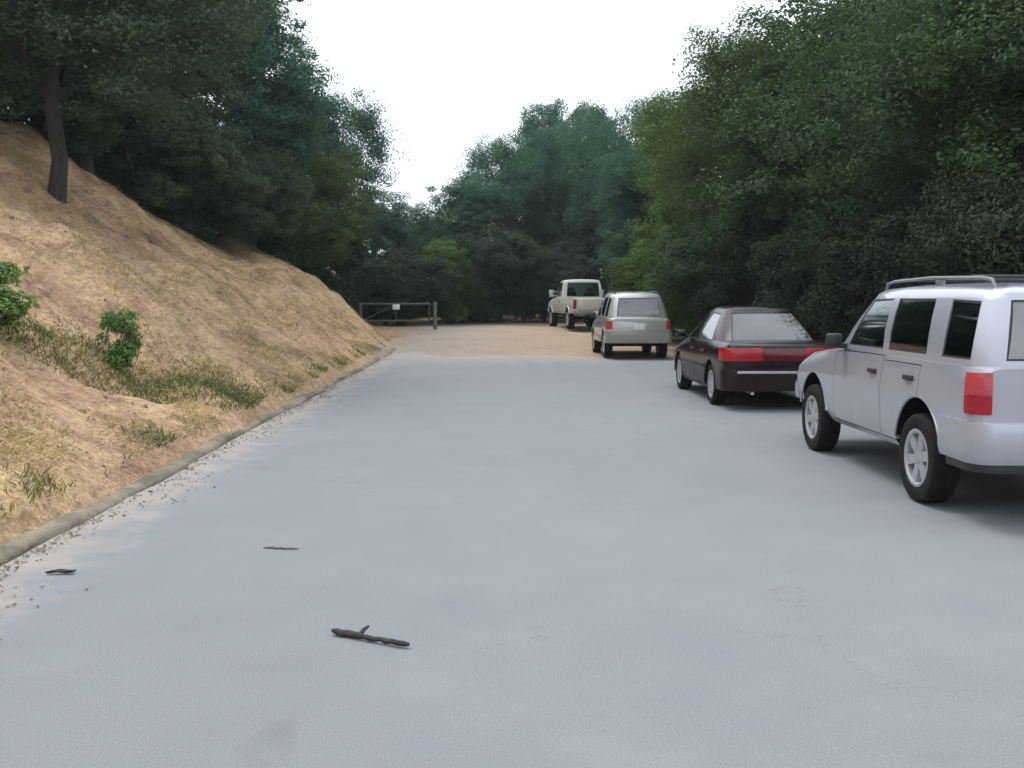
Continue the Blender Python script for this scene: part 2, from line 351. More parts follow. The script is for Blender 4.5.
def tree_proto(name, seed, lobes_kw, trunk_h, trunk_r, nleaf, leaf, lean=.3, limbs=7):
    rng = np.random.default_rng(seed); rd = random.Random(seed)
    lobes = env_lobes(rng, **lobes_kw)
    P, N = crown_points(rng, lobes, nleaf)
    keep = P[:, 2] > .05; P, N = P[keep], N[keep]
    v, f = leaf_cards(P, N, leaf * rng.uniform(.6, 1.35, len(P)), rng)
    root = empty(name)
    crown = np_mesh('crown', v, f, M['leaf'], root)
    bm = bmesh.new()
    top = Vector((rd.uniform(-lean, lean), rd.uniform(-lean, lean), trunk_h))
    pts = [Vector((0, 0, -.5)), Vector((0, 0, .0)), top * .3 + Vector((rd.uniform(-.08, .08), rd.uniform(-.08, .08), 0)), top * .65 + Vector((rd.uniform(-.1, .1), rd.uniform(-.1, .1), 0)), top]
    add_tube(bm, pts, [trunk_r * 1.5, trunk_r * 1.25, trunk_r, trunk_r * .9, trunk_r * .8], 10)
    tgt = sorted(lobes, key=lambda l: -l[3])[:limbs]
    for l in tgt:
        e = Vector(l[:3]); s = top * rd.uniform(.7, 1.0); mid = s.lerp(e, .5) + Vector((rd.uniform(-.3, .3), rd.uniform(-.3, .3), rd.uniform(-.1, .4)))
        add_tube(bm, [s, s.lerp(mid, .5) + Vector((0, 0, .1)), mid, e], [trunk_r * .5, trunk_r * .38, trunk_r * .26, trunk_r * .06], 7)
        for q in range(2):
            e2 = e + Vector((rd.uniform(-1, 1), rd.uniform(-1, 1), rd.uniform(-.2, .9))) * l[3] * .9
            add_tube(bm, [mid, mid.lerp(e2, .55) + Vector((0, 0, .12)), e2], [trunk_r * .22, trunk_r * .12, .01], 5)
    bm_obj('trunk', bm, M['bark'], root)
    return root
def copy_tree(o, parent=None):
    c = o.copy(); COL.objects.link(c); c.parent = parent
    for ch in list(o.children): copy_tree(ch, c)
    return c
PROTO = {}
PROTO['oak'] = [tree_proto('oak_tree', s, dict(n=26, rx=3.6, ry=3.6, z0=1.0, z1=7.4, rl=1.3, bottom=1.0), 2.4, .115, 150000, .078, lean=.1) for s in (11, 12)]
PROTO['bay'] = [tree_proto('bay_tree', s, dict(n=26, rx=2.7, ry=2.7, z0=.3, z1=9.0, rl=1.15, bottom=.88), 3.6, .17, 120000, .092) for s in (21, 22)]
PROTO['thicket'] = [tree_proto('tall_shrub', s, dict(n=18, rx=2.0, ry=2.0, z0=-.2, z1=3.4, rl=.75, bottom=.95), .7, .06, 90000, .070, limbs=9) for s in (31, 32)]
PROTO['shrub'] = [tree_proto('small_shrub', s, dict(n=26, rx=.34, ry=.34, z0=-.08, z1=.75, rl=.125, bottom=.95), .15, .012, 8000, .042, lean=.05, limbs=6) for s in (41, 42)]
_used = set()
def plant(kind, var, x, y, sc, rz, color, label, group, cat='tree', name=None, dz=-.05):
    src = PROTO[kind][var]
    o = src if (kind, var) not in _used else copy_tree(src)
    _used.add((kind, var))
    if name: o.name = name
    o.location = (x, y, H(x, y) + dz); o.rotation_euler = (0, 0, rz); o.scale = sc if isinstance(sc, tuple) else (sc, sc, sc)
    for ch in o.children:
        if ch.name.startswith('crown'): ch.color = (*color, 1)
    tag(o, label, cat, group); return o
DG = (.044, .068, .046); LG = (.078, .118, .078); BG = (.062, .140, .108); OG = (.082, .128, .048); YG = (.11, .185, .050); BR = (.027, .035, .024); MG = (.056, .104, .048)
gl = 'trees on the hillside left of the road'; gr = 'trees along the road behind the parked cars'; gf = 'trees across the far end of the road'
# left hillside
plant('oak', 0, -8.65, 20.6, (1.35, 1.35, 1.08), .4, LG, 'dark oak on the bare dirt slope with its whole dark trunk showing', gl)
plant('oak', 1, -13.4, 25.5, (1.25, 1.25, 1.25), 2.1, LG, 'dark oak in the top left corner, uphill behind the oak with the bare trunk', gl)
plant('bay', 0, -11.0, 28.0, (1.25, 1.25, 1.0), 1.0, LG, 'dense dark tree just right of and behind the oak with the bare trunk', gl)
plant('oak', 0, -15.5, 33.0, (1.4, 1.4, 1.45), 3.3, BG, 'tall tree high on the hill, mostly hidden by the trees at the dirt edge', gl)
plant('bay', 1, -10.5, 32.5, (1.2, 1.2, 1.02), 2.7, LG, 'tall dark tree at the dirt slope edge, its crown first to meet the sky', gl)
plant('bay', 0, -9.0, 36.5, (1.15, 1.15, 1.06), 4.4, BG, 'blue green tree behind the low end of the dirt slope, its side against the sky', gl)
plant('oak', 1, -7.0, 38.5, (.85, .85, .72), .9, OG, 'olive green low rounded tree above the toe of the dirt slope', gl)
plant('oak', 0, -7.6, 43.0, (1.05, 1.05, 1.30), 5.2, BG, 'dark tree with a notched crown against the sky left of the gap', gl)
plant('bay', 1, -5.4, 50.5, (1.05, 1.05, .78), 3.9, BG, 'small bluish tree beyond the gate, just left of the gap in the sky', gf)
plant('oak', 1, -2.9, 57.0, (.9, .9, .82), 1.9, MG, 'low mid green tree under the lowest point of the sky gap', gf)
# far end and right
plant('bay', 0, -.2, 53.0, (1.15, 1.15, .90), .6, BG, 'blue green tree right of the sky gap, behind the dirt lot', gf)
plant('oak', 0, 2.0, 55.5, (1.05, 1.05, 1.42), 2.2, BG, 'rounded blue green tree rising behind the dirt lot, left of the white truck', gf)
plant('bay', 1, 4.4, 58.0, (1.25, 1.25, 1.52), 1.2, BG, 'tallest of the far trees, straight behind the white truck', gf)
plant('oak', 1, 7.3, 52.5, (1.15, 1.15, 1.55), .2, BG, 'dense tree behind and right of the white truck', gf)
plant('bay', 0, 7.0, 44.0, (.95, .95, .95), 5.5, BG, 'blue green tree beside the white truck', gr)
plant('bay', 1, 8.2, 36.5, (1.2, 1.2, 1.10), .8, YG, 'yellow green tree at the left end of the tall right hand trees', gr)
plant('oak', 0, 9.4, 30.5, (1.35, 1.35, 1.32), 3.0, OG, 'olive green rounded tree above the roof of the black sedan', gr)
plant('bay', 0, 9.2, 25.5, (1.45, 1.45, 1.05), 2.4, MG, 'tall dark tree behind the black sedan, its top against the sky', gr)
plant('oak', 1, 9.6, 20.5, (1.15, 1.15, 1.12), 4.0, MG, 'dark spreading tree behind the gap between the sedan and the silver sport utility', gr)
plant('bay', 1, 10.4, 16.5, (1.3, 1.3, .88), 5.0, MG, 'dark leafy tree behind the roof of the silver sport utility', gr)
plant('oak', 0, 11.2, 12.0, (1.15, 1.15, 1.0), 1.5, DG, 'dark tree at the right edge of the view, behind the silver sport utility', gr)
plant('oak', 1, 14.5, 26.0, (1.5, 1.5, 1.5), 2.9, DG, 'tree deep in the right hand wood, showing only between nearer crowns', gr)
plant('bay', 0, 15.0, 18.5, (1.5, 1.5, 1.2), 3.6, DG, 'tree deep in the wood behind the silver sport utility, showing between nearer crowns', gr)
# understorey
gu = 'shrubs at the foot of the right hand trees'; gv = 'shrubs at the edge of the left hand wood'
for i, (x, y, s, c, lab) in enumerate([
    (7.6, 12.5, 1.0, BR, 'brown green shrub behind the hood of the silver sport utility'),
    (7.9, 9.2, .9, DG, 'dark shrub behind the side windows of the silver sport utility'),
    (8.2, 15.6, 1.05, BR, 'brownish shrub behind the right rear of the black sedan'),
    (7.8, 19.0, 1.1, BR, 'dark brown green shrub behind the roof of the black sedan'),
    (7.7, 22.6, 1.1, DG, 'dark shrub beyond the nose of the black sedan'),
    (7.3, 26.2, 1.1, BR, 'dark brownish shrub beside the rear of the silver wagon'),
    (7.2, 30.0, 1.15, MG, 'green shrub beside the front of the silver wagon'),
    (6.9, 34.0, 1.2, YG, 'light green shrub between the silver wagon and the white truck')]):
    plant('thicket', i % 2, x, y, (s, s, s * 1.05), i * 1.3, c, lab, gu, 'shrub')
for i, (x, y, s, c, lab) in enumerate([
    (-13.2, 26.0, 1.1, LG, 'dark shrub at the wood edge uphill, just left of the bare oak trunk'),
    (-15.0, 25.2, 1.2, LG, 'dark shrub at the wood edge, cut by the left edge of the view'),
    (-11.2, 27.4, 1.1, LG, 'dark shrub where the dirt slope meets the wood, just right of the bare oak trunk'),
    (-10.1, 30.2, 1.1, LG, 'dark shrub at the wood edge, second from the bare oak trunk downhill'),
    (-9.0, 33.2, 1.0, LG, 'dark shrub halfway down the edge between dirt slope and wood'),
    (-8.2, 35.6, .95, LG, 'dark shrub just below the halfway point of the wood edge, left of the lowest one'),
    (-7.3, 37.8, .9, MG, 'shrub lowest on the edge between dirt slope and wood'),
    (-6.9, 41.2, 1.05, DG, 'dark shrub behind the left end of the pipe gate'),
    (-4.6, 45.2, 1.25, DG, 'dark shrub straight behind the pipe gate'),
    (-1.9, 46.5, .85, YG, 'light green shrub just right of and behind the pipe gate post'),
    (.3, 47.8, 1.2, DG, 'dark shrub at the back of the dirt lot, nearest the gate'),
    (2.6, 48.5, 1.05, DG, 'dark shrub at the back of the dirt lot, just left of the white truck'),
    (-.9, 49.6, 1.3, MG, 'taller green shrub behind the light green one by the gate post'),
    (5.6, 50.0, 1.15, DG, 'dark shrub straight behind the white truck, seen above its bed'),
    (8.2, 47.0, 1.15, DG, 'dark shrub right of the white truck, at the wood edge')]):
    plant('thicket', i % 2, x, y, (s * (1.2 - .12 * (i % 3)), s * 1.15, s * (.85 + .17 * (i * 7 % 4))), i * 2.1 + .5, c, lab, gv, 'shrub', name='tall_shrub')
plant('shrub', 0, -4.5, 12.3, (.75, .75, 1.1), .3, (.15, .255, .08), 'small bright green bush alone on the dirt bank', 'small green bushes on the dirt bank', 'bush')
plant('shrub', 1, -5.25, 10.7, (1.4, 1.4, 1.15), 1.0, (.21, .31, .10), 'pale green bush on the dirt bank, cut by the left edge of the view', 'small green bushes on the dirt bank', 'bush')

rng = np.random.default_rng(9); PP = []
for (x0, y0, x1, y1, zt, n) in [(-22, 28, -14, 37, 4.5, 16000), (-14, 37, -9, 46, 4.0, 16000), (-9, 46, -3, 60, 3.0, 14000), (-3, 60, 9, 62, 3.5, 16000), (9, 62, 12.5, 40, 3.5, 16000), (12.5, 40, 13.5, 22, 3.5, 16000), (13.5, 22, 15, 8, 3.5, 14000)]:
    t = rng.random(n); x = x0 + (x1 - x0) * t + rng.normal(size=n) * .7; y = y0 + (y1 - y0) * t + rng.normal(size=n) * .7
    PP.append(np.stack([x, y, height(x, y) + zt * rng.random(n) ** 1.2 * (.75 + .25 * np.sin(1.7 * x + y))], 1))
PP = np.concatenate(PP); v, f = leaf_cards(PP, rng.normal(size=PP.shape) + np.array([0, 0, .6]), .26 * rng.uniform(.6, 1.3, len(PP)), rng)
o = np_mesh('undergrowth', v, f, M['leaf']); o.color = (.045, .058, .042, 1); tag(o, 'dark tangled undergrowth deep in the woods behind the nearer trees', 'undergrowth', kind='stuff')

def blades(name, pts, hgt, color, seed, wid=.008, spread=.5, label=None):
    rng = np.random.default_rng(seed); n = len(pts); h = hgt * rng.uniform(.5, 1.3, n)
    d = rng.normal(size=(n, 3)) * spread; d[:, 2] = 1; d /= np.linalg.norm(d, axis=1, keepdims=True)
    a = np.cross(d, rng.normal(size=(n, 3))); a /= np.linalg.norm(a, axis=1, keepdims=True); w = wid * rng.uniform(.6, 1.4, n)[:, None]
    dr = rng.normal(size=(n, 3)) * .35; dr[:, 2] = -.2; mid = pts + d * h[:, None] * .55; tip = pts + (d + dr * .6) * h[:, None]
    v = np.stack([pts - a * w, pts + a * w, mid + a * w * .7, mid - a * w * .7, tip + a * w * .15, tip - a * w * .15], 1).reshape(-1, 3)
    i = np.arange(n)[:, None] * 6
    f = np.concatenate([i + np.array([[0, 1, 2, 3]]), i + np.array([[3, 2, 4, 5]])])
    o = np_mesh(name, v, f, M['grassblade']); o.color = (*color, 1)
    return tag(o, label, 'grass', kind='stuff')
rng = np.random.default_rng(77)
def on_bank(n, umax=9, ymin=4, ymax=40):
    y = ymin + (ymax - ymin) * rng.random(n) ** 1.35; u = .1 + umax * rng.random(n) ** 1.1
    x = kerb_x(y) - u; return x, y
x, y = on_bank(260000); k = np.sin(x * 1.9 + 1.2 * y) + np.sin(2.7 * x - 1.1 * y + 2) + .8 * np.sin(5.1 * x + 3.3 * y) + rng.normal(size=len(x)) * .6 > .45
x, y = x[k], y[k]; blades('dry_grass', np.stack([x, y, height(x, y) - .01], 1), .10, (.46, .35, .20), 3, .006, 1.3, 'dry straw coloured grass thinly covering the dirt bank')
# green weeds down the gully and along the kerb
t_ = rng.random(9000) ** .9; x = -5.6 + 2.55 * t_ + rng.normal(size=9000) * .16; y = 10.75 + 2.9 * t_ + rng.normal(size=9000) * (.30 + .25 * t_)
k = (x < -3.1) & (rng.random(9000) < .6); x, y = x[k], y[k]
y2 = 4 + 26 * rng.random(9000); x2 = kerb_x(y2) - .12 - np.abs(rng.normal(size=9000)) * .16
k = np.sin(2.1 * y2) + np.sin(5.3 * y2 + 1) + rng.normal(size=9000) * .7 > .9; x = np.concatenate([x, x2[k]]); y = np.concatenate([y, y2[k]])
blades('weeds', np.stack([x, y, height(x, y) - .01], 1),   .095, (.125, .15, .052), 4, .006, .6, 'green weeds running down the bank and along the kerb')
# leaf litter in the gutter, on the bank and under the right hand trees
n = 2200; yl = 4 + 30 * rng.random(n) ** 1.3; xl = kerb_x(yl) + .12 + np.abs(rng.normal(size=n)) * (.07 + .16 * (np.sin(yl * 1.7) > .2))
yr = 5 + 38 * rng.random(6000); xr = 6.05 + np.abs(rng.normal(size=6000)) * 1.6
k = yl < 27; pos = np.concatenate([np.stack([xl[k], yl[k], np.full(k.sum(), .008)], 1), np.stack([xr, yr, height(xr, yr) + .012], 1)])
nr = rng.normal(size=pos.shape) * .3; nr[:, 2] = 1
v, f = leaf_cards(pos, nr, .024 * rng.uniform(.35, 1.6, len(pos)), rng, .55)
o = np_mesh('leaf_litter', v, f, M['grassblade']); o.color = (.13, .105, .078, 1); tag(o, 'dry brown leaves fallen in the gutter and under the trees', 'leaves', kind='stuff')

# clods and pebbles loose on the bank and in the gutter
bmi = bmesh.new(); bmesh.ops.create_icosphere(bmi, subdivisions=1, radius=1); bv = np.array([v.co[:] for v in bmi.verts]); bf = np.array([[v.index for v in f.verts] for f in bmi.faces]); bmi.free()
n = 2600; yb = 4 + 33 * rng.random(n) ** 1.4; ub = np.where(rng.random(n) < .18, -.35 + .5 * rng.random(n), 8 * rng.random(n) ** 1.2); xb = kerb_x(yb) - ub
r_ = .005 + .022 * rng.random(n) ** 4 + .012 * rng.random(n); r_ = np.where(ub < .12, r_ * .4, r_); zb_ = np.where(ub < 0, .004, height(xb, yb)); kk = np.abs(ub) > .16
v = bv[None] * r_[:, None, None] * rng.uniform(.6, 1.3, (n, 1, 3)) + rng.normal(size=(n, len(bv), 3)) * r_[:, None, None] * .12 + np.stack([xb, yb, zb_ + r_ * .2], 1)[:, None]
v, kf = v[kk], bf[None] + np.arange(kk.sum())[:, None, None] * len(bv)
o = np_mesh('gravel', v.reshape(-1, 3), kf.reshape(-1, 3), simple('clod', (.27, .19, .13), .95, var=.45, scale=3)); tag(o, 'loose clods and pebbles on the bank and in the gutter', 'gravel', kind='stuff')

# ------------------------------------------------------------------ cars
def pchip(xs, ys, xq):
    xs = np.asarray(xs, float); ys = np.asarray(ys, float); h = np.diff(xs); dl = np.diff(ys) / h
    d = np.zeros(len(xs)); d[0] = dl[0]; d[-1] = dl[-1]
    for i in range(1, len(xs) - 1):
        if dl[i - 1] * dl[i] > 0:
            w1 = 2 * h[i] + h[i - 1]; w2 = h[i] + 2 * h[i - 1]; d[i] = (w1 + w2) / (w1 / dl[i - 1] + w2 / dl[i])
    i = np.clip(np.searchsorted(xs, xq) - 1, 0, len(xs) - 2); t = (xq - xs[i]) / h[i]
    return (2*t**3-3*t**2+1)*ys[i] + (t**3-2*t**2+t)*h[i]*d[i] + (-2*t**3+3*t**2)*ys[i+1] + (t**3-t**2)*h[i]*d[i+1]
def section(w, zb, zs, zt, ws):
    h = zs - zb
    return [(0, zb), (w * .78, zb), (w * .93, zb + .012), (w * .968, zb + .06), (w * .985, zb + .14), (w * .992, zb + .36 * h), (w * .998, zb + .55 * h), (w, zb + .66 * h),
            (w * .990, zb + .72 * h), (w * .982, zb + .84 * h), ((w * .97 + ws) / 2, zb + .95 * h), (ws, zs), (ws - .05, zs + .5 * (zt - zs) + .004), (ws * .55, zt - .004), (0, zt)]
def car_shell(P):
    st = np.array(P['stations']); y0, y1 = st[0, 0], st[-1, 0]
    ys = sorted(set([round(float(v), 4) for v in np.linspace(y0, y1, 44)] + [round(float(v), 4) for v in st[:, 0]] + [d[i] for d in P['doors'] for i in (0, 1)]))
    ys = [v for i, v in enumerate(ys) if i == 0 or v - ys[i - 1] > .006 or any(v in d[:2] for d in P['doors'])]
    cols = [pchip(st[:, 0], st[:, k], np.array(ys)) for k in range(1, 6)]
    bm = bmesh.new(); rings = []
    for i, y in enumerate(ys):
        s = section(*[c[i] for c in cols])
        loop = s + [(-x, z) for x, z in s[-2:0:-1]]
        rings.append([bm.verts.new((x, y, z)) for x, z in loop])
    n = len(rings[0])
    for a, b in zip(rings, rings[1:]):
        for k in range(n): bm.faces.new((a[k], b[k], b[(k + 1) % n], a[(k + 1) % n]))
    # ends filled as strips across so they shade cleanly
    half = len(section(1, 0, 1, 1, 1))
    for ring, flip in ((rings[0], False), (rings[-1], True)):
        for k in range(half - 1):
            a, b = ring[k], ring[k + 1]; c, d = ring[(n - k - 1) % n], ring[(n - k) % n]
            f = [v for i, v in enumerate((a, b, c, d)) if v not in (a, b, c, d)[:i]]
            if len(f) >= 3: bm.faces.new(f if not flip else f[::-1])
    bmesh.ops.recalc_face_normals(bm, faces=bm.faces)
    return bm
def cut(bm, boxes, cyls):
    me = bpy.data.meshes.new('shell'); bm.to_mesh(me); bm.free(); ob = bpy.data.objects.new('shell', me); COL.objects.link(ob)
    cb = bmesh.new()
    for (x, y, z, r, w) in cyls:
        bmesh.ops.create_cone(cb, cap_ends=True, segments=36, radius1=r, radius2=r, depth=w, matrix=Matrix.Translation((x, y, z)) @ Matrix.Rotation(R(90), 4, 'Y'))
    for c, s in boxes: add_box(cb, c, s)
    cm = bpy.data.meshes.new('cutter'); cb.to_mesh(cm); cb.free(); co = bpy.data.objects.new('cutter', cm); COL.objects.link(co)
    md = ob.modifiers.new('cut', 'BOOLEAN'); md.operation = 'DIFFERENCE'; md.object = co; md.solver = 'EXACT'
    dg = bpy.context.evaluated_depsgraph_get(); res = bpy.data.meshes.new_from_object(ob.evaluated_get(dg))
    bpy.data.objects.remove(ob); bpy.data.objects.remove(co)
    out = bmesh.new(); out.from_mesh(res); bpy.data.meshes.remove(res); bpy.data.meshes.remove(cm)
    return out
def wrap(path, prof, closed=True, thick=0):
    """sweep prof [(out, z)] along plan path [(x, y)]"""
    bm = bmesh.new(); rings = []; n = len(path)
    for i, (x, y) in enumerate(path):
        a = Vector(path[max(0, i - 1)]); b = Vector(path[min(n - 1, i + 1)]); t = (b - a).normalized(); o = Vector((t.y, -t.x))
        rings.append([bm.verts.new((x + o.x * q, y + o.y * q, z)) for q, z in prof])
    m = len(prof)
    for a, b in zip(rings, rings[1:]):
        for k in range(m): bm.faces.new((a[k], a[(k + 1) % m], b[(k + 1) % m], b[k]))
    bm.faces.new(rings[0]); bm.faces.new(rings[-1][::-1]); bmesh.ops.recalc_face_normals(bm, faces=bm.faces)
    return bm
def wheel(root, x, y, Rw, w, side, spokes, rim_ratio=.64, rimmat='alloy'):
    z = Rw; o = None
    bm = bmesh.new(); add_lathe_x(bm, [(0.001, -.02), (Rw * .5, -.02), (Rw * .5, .03), (0.001, .03)], x, y, z, 28, side=side)
    hub = bm_obj('wheel', bm, M['brake'], root)
    t = rim_ratio * Rw; hw = w / 2
    prof = [(t - .01, -hw * .8), (t + .02, -hw * .96), (Rw * .86, -hw * 1.04), (Rw * .95, -hw * .98), (Rw * .99, -hw * .82), (Rw, -hw * .5), (Rw - .008, -hw * .46), (Rw - .008, -hw * .38), (Rw, -hw * .34),
            (Rw, hw * .0 - .006), (Rw - .008, -.003), (Rw - .008, .003), (Rw, .006), (Rw, hw * .34), (Rw - .008, hw * .38), (Rw - .008, hw * .46), (Rw, hw * .5), (Rw * .99, hw * .82), (Rw * .95, hw * .98), (Rw * .86, hw * 1.04), (t + .02, hw * .96), (t - .01, hw * .8)]
    bm = bmesh.new(); add_lathe_x(bm, prof, x, y, z, 48, side=side); bmesh.ops.recalc_face_normals(bm, faces=bm.faces); bm_obj('tyre', bm, M['rubber'], hub, 35)
    bm = bmesh.new()
    add_lathe_x(bm, [(t, hw * .80), (t + .006, hw * .95), (t - .012, hw * .97), (t - .03, hw * .86), (t - .035, hw * .2), (t - .03, -hw * .8), (t, -hw * .85)], x, y, z, 48, closed=True, side=side)
    add_lathe_x(bm, [(.001, hw * .86), (.035, hw * .84), (.05, hw * .78), (.075, hw * .70), (.085, hw * .35), (.001, hw * .35)], x, y, z, 24, side=side)
    for k in range(spokes):
        a = 2 * math.pi * k / spokes + .3; L = t - .025 - .06; c = .06 + L / 2
        rot = Matrix.Rotation(a, 4, 'X'); mtx = Matrix.Translation((x, y, z)) @ rot
        q = [(.05, .034), (.05, -.034), (t - .028, -.042 if spokes < 7 else -.026), (t - .028, .042 if spokes < 7 else .026)]
        top = [bm.verts.new(mtx @ Vector((side * hw * (.76 if i in (0, 1) else .84), b_, a_))) for i, (a_, b_) in enumerate(q)]
        bot = [bm.verts.new(mtx @ Vector((side * hw * .42, b_ * 1.15, a_))) for a_, b_ in q]
        bm.faces.new(top); bm.faces.new(bot[::-1])
        for i in range(4): bm.faces.new((top[i], bot[i], bot[(i + 1) % 4], top[(i + 1) % 4]))
    bmesh.ops.recalc_face_normals(bm, faces=bm.faces); bm_obj('rim', bm, M[rimmat], hub, 35)
def greenhouse(root, P):
    half = P['cols']; rows = P.get('rows', [0, .09, .38, .66, .90, 1])
    cols = [(-c[0], *c[1:3], -c[3], *c[4:6], c[6]) for c in half]            # left side, rear centre to front centre
    right = [(c[0], *c[1:6], half[i - 1][6]) for i, c in list(enumerate(half))[::-1]][1:-1]
    # panel after a right column is the panel before it on the left
    right = [(*half[i][:6], half[i - 1][6]) for i in range(len(half) - 1, 0, -1)]
    first = cols[:-1]; loop = first + right; n = len(loop)
    bm = bmesh.new(); G = []
    for (bx, by, bz, rx, ry, rz, pn) in loop:
        b, t = Vector((bx, by, bz)), Vector((rx, ry, rz)); out = Vector((bx, by - P['mid'] , 0)).normalized()
        G.append([bm.verts.new(b.lerp(t, k) + out * .028 * math.sin(math.pi * k)) for k in rows])
    panes = {}
    for i in range(n):
        j = (i + 1) % n; pn = loop[i][6]
        for k in range(len(rows) - 1):
            if pn and 0 < k < len(rows) - 2:
                panes.setdefault((i, pn), []).append([v.co.copy() for v in (G[i][k], G[i][k + 1], G[j][k + 1], G[j][k])])
            else: bm.faces.new((G[i][k], G[i][k + 1], G[j][k + 1], G[j][k]))
    prev = [g[-1] for g in G]; cx, cy = 0, sum(l[4] for l in loop) / n
    for s, dz in ((.965, .022), (.90, .042), (.75, .058), (.5, .068), (.25, .073)):
        ring = [bm.verts.new((l[3] * s, cy + (l[4] - cy) * s, l[5] + dz * P.get('crown', 1))) for l in loop]
        for i in range(n): bm.faces.new((prev[i], ring[i], ring[(i + 1) % n], prev[(i + 1) % n]))
        prev = ring
    bm.faces.new(prev[::-1]); bmesh.ops.recalc_face_normals(bm, faces=bm.faces)
    # give the pillars and roof real thickness
    bm.normal_update(); bmesh.ops.solidify(bm, geom=bm.faces[:], thickness=.035)
    roof = bm_obj('roof', bm, M[P['roof_paint']] if 'roof_paint' in P else P['paint'], root, 38)
    for (i, pn), fs in panes.items():
        if pn == 'windshield' and any(k[1] == pn and k[0] < i for k in panes): continue
        if pn == 'rear_window' and any(k[1] == pn and k[0] < i for k in panes): continue
        allf = fs if pn == 'side_window' else sum((f for k, f in panes.items() if k[1] == pn), [])
        pb = bmesh.new()
        for f in allf: pb.faces.new([pb.verts.new(c) for c in f])
        bmesh.ops.remove_doubles(pb, verts=pb.verts, dist=.001); bmesh.ops.recalc_face_normals(pb, faces=pb.faces)
        ctr = Vector((0, P['mid'], 1.1)); f0 = pb.faces[0]
        if f0.normal.dot(f0.calc_center_median() - ctr) < 0: bmesh.ops.reverse_faces(pb, faces=pb.faces)
        for v in pb.verts: v.co -= v.normal * .006
        bmesh.ops.inset_region(pb, faces=pb.faces[:], thickness=.022, use_boundary=True)
        lead = set()
        for f in pb.faces:
            if any(e.is_boundary for e in f.edges) and f.calc_area() < .05 and min(e.calc_length() for e in f.edges) < .035: f.material_index = 1
        dark = P.get('dark', {}).get(pn) or (pn == 'side_window' and allf[0][0].y < P.get('dark_behind', -9))
        bm_obj(pn, pb, [M['glass_dark' if dark else P.get('glass_mat', 'glass')], M['black']], root, 60)
def seats(root, P):
    bm = bmesh.new(); z0 = P['deck']
    pts = [(-c[0], c[1]) for c in P['cols']] + [(c[0], c[1]) for c in P['cols'][::-1]]
    cyy = sum(p[1] for p in pts) / len(pts); vs_ = []
    for x, y in pts:
        v = (x * .93, cyy + (y - cyy) * .955)
        if not vs_ or (Vector(v) - Vector(vs_[-1])).length > .01: vs_.append(v)
    if (Vector(vs_[0]) - Vector(vs_[-1])).length < .01: vs_.pop()
    bm.faces.new([bm.verts.new((x, y, z0 + .012)) for x, y in vs_])
    bmesh.ops.recalc_face_normals(bm, faces=bm.faces); bm_obj('cabin_shade_deck', bm, M['cabin'], root)  # dark sheet at belt height, its colour stands for shadow inside the cabin
    for y, xs in P['seat_rows']:
        for x in xs:
            bm = bmesh.new(); rot = Matrix.Rotation(R(12), 4, 'X')
            add_box(bm, (x, y, z0 + .09), (.46, .13, .30), .04, rot); add_box(bm, (x, y - .05, z0 + .32), (.26, .09, .16), .035, rot)
            for q in (-.06, .06): add_tube(bm, [(x + q, y - .03, z0 + .2), (x + q, y - .04, z0 + .28)], .008, 6)
            bm_obj('seat', bm, M['seat'], root)
    bm = bmesh.new(); sy, sx = P['steer']; n = 24
    add_tube(bm, [(sx + .18 * math.cos(a), sy - .05 * math.sin(a), z0 + .03 + .17 * math.sin(a)) for a in np.linspace(0, 2 * math.pi, n)], .014, 6)
    bm_obj('steering_wheel', bm, M['black'], root)
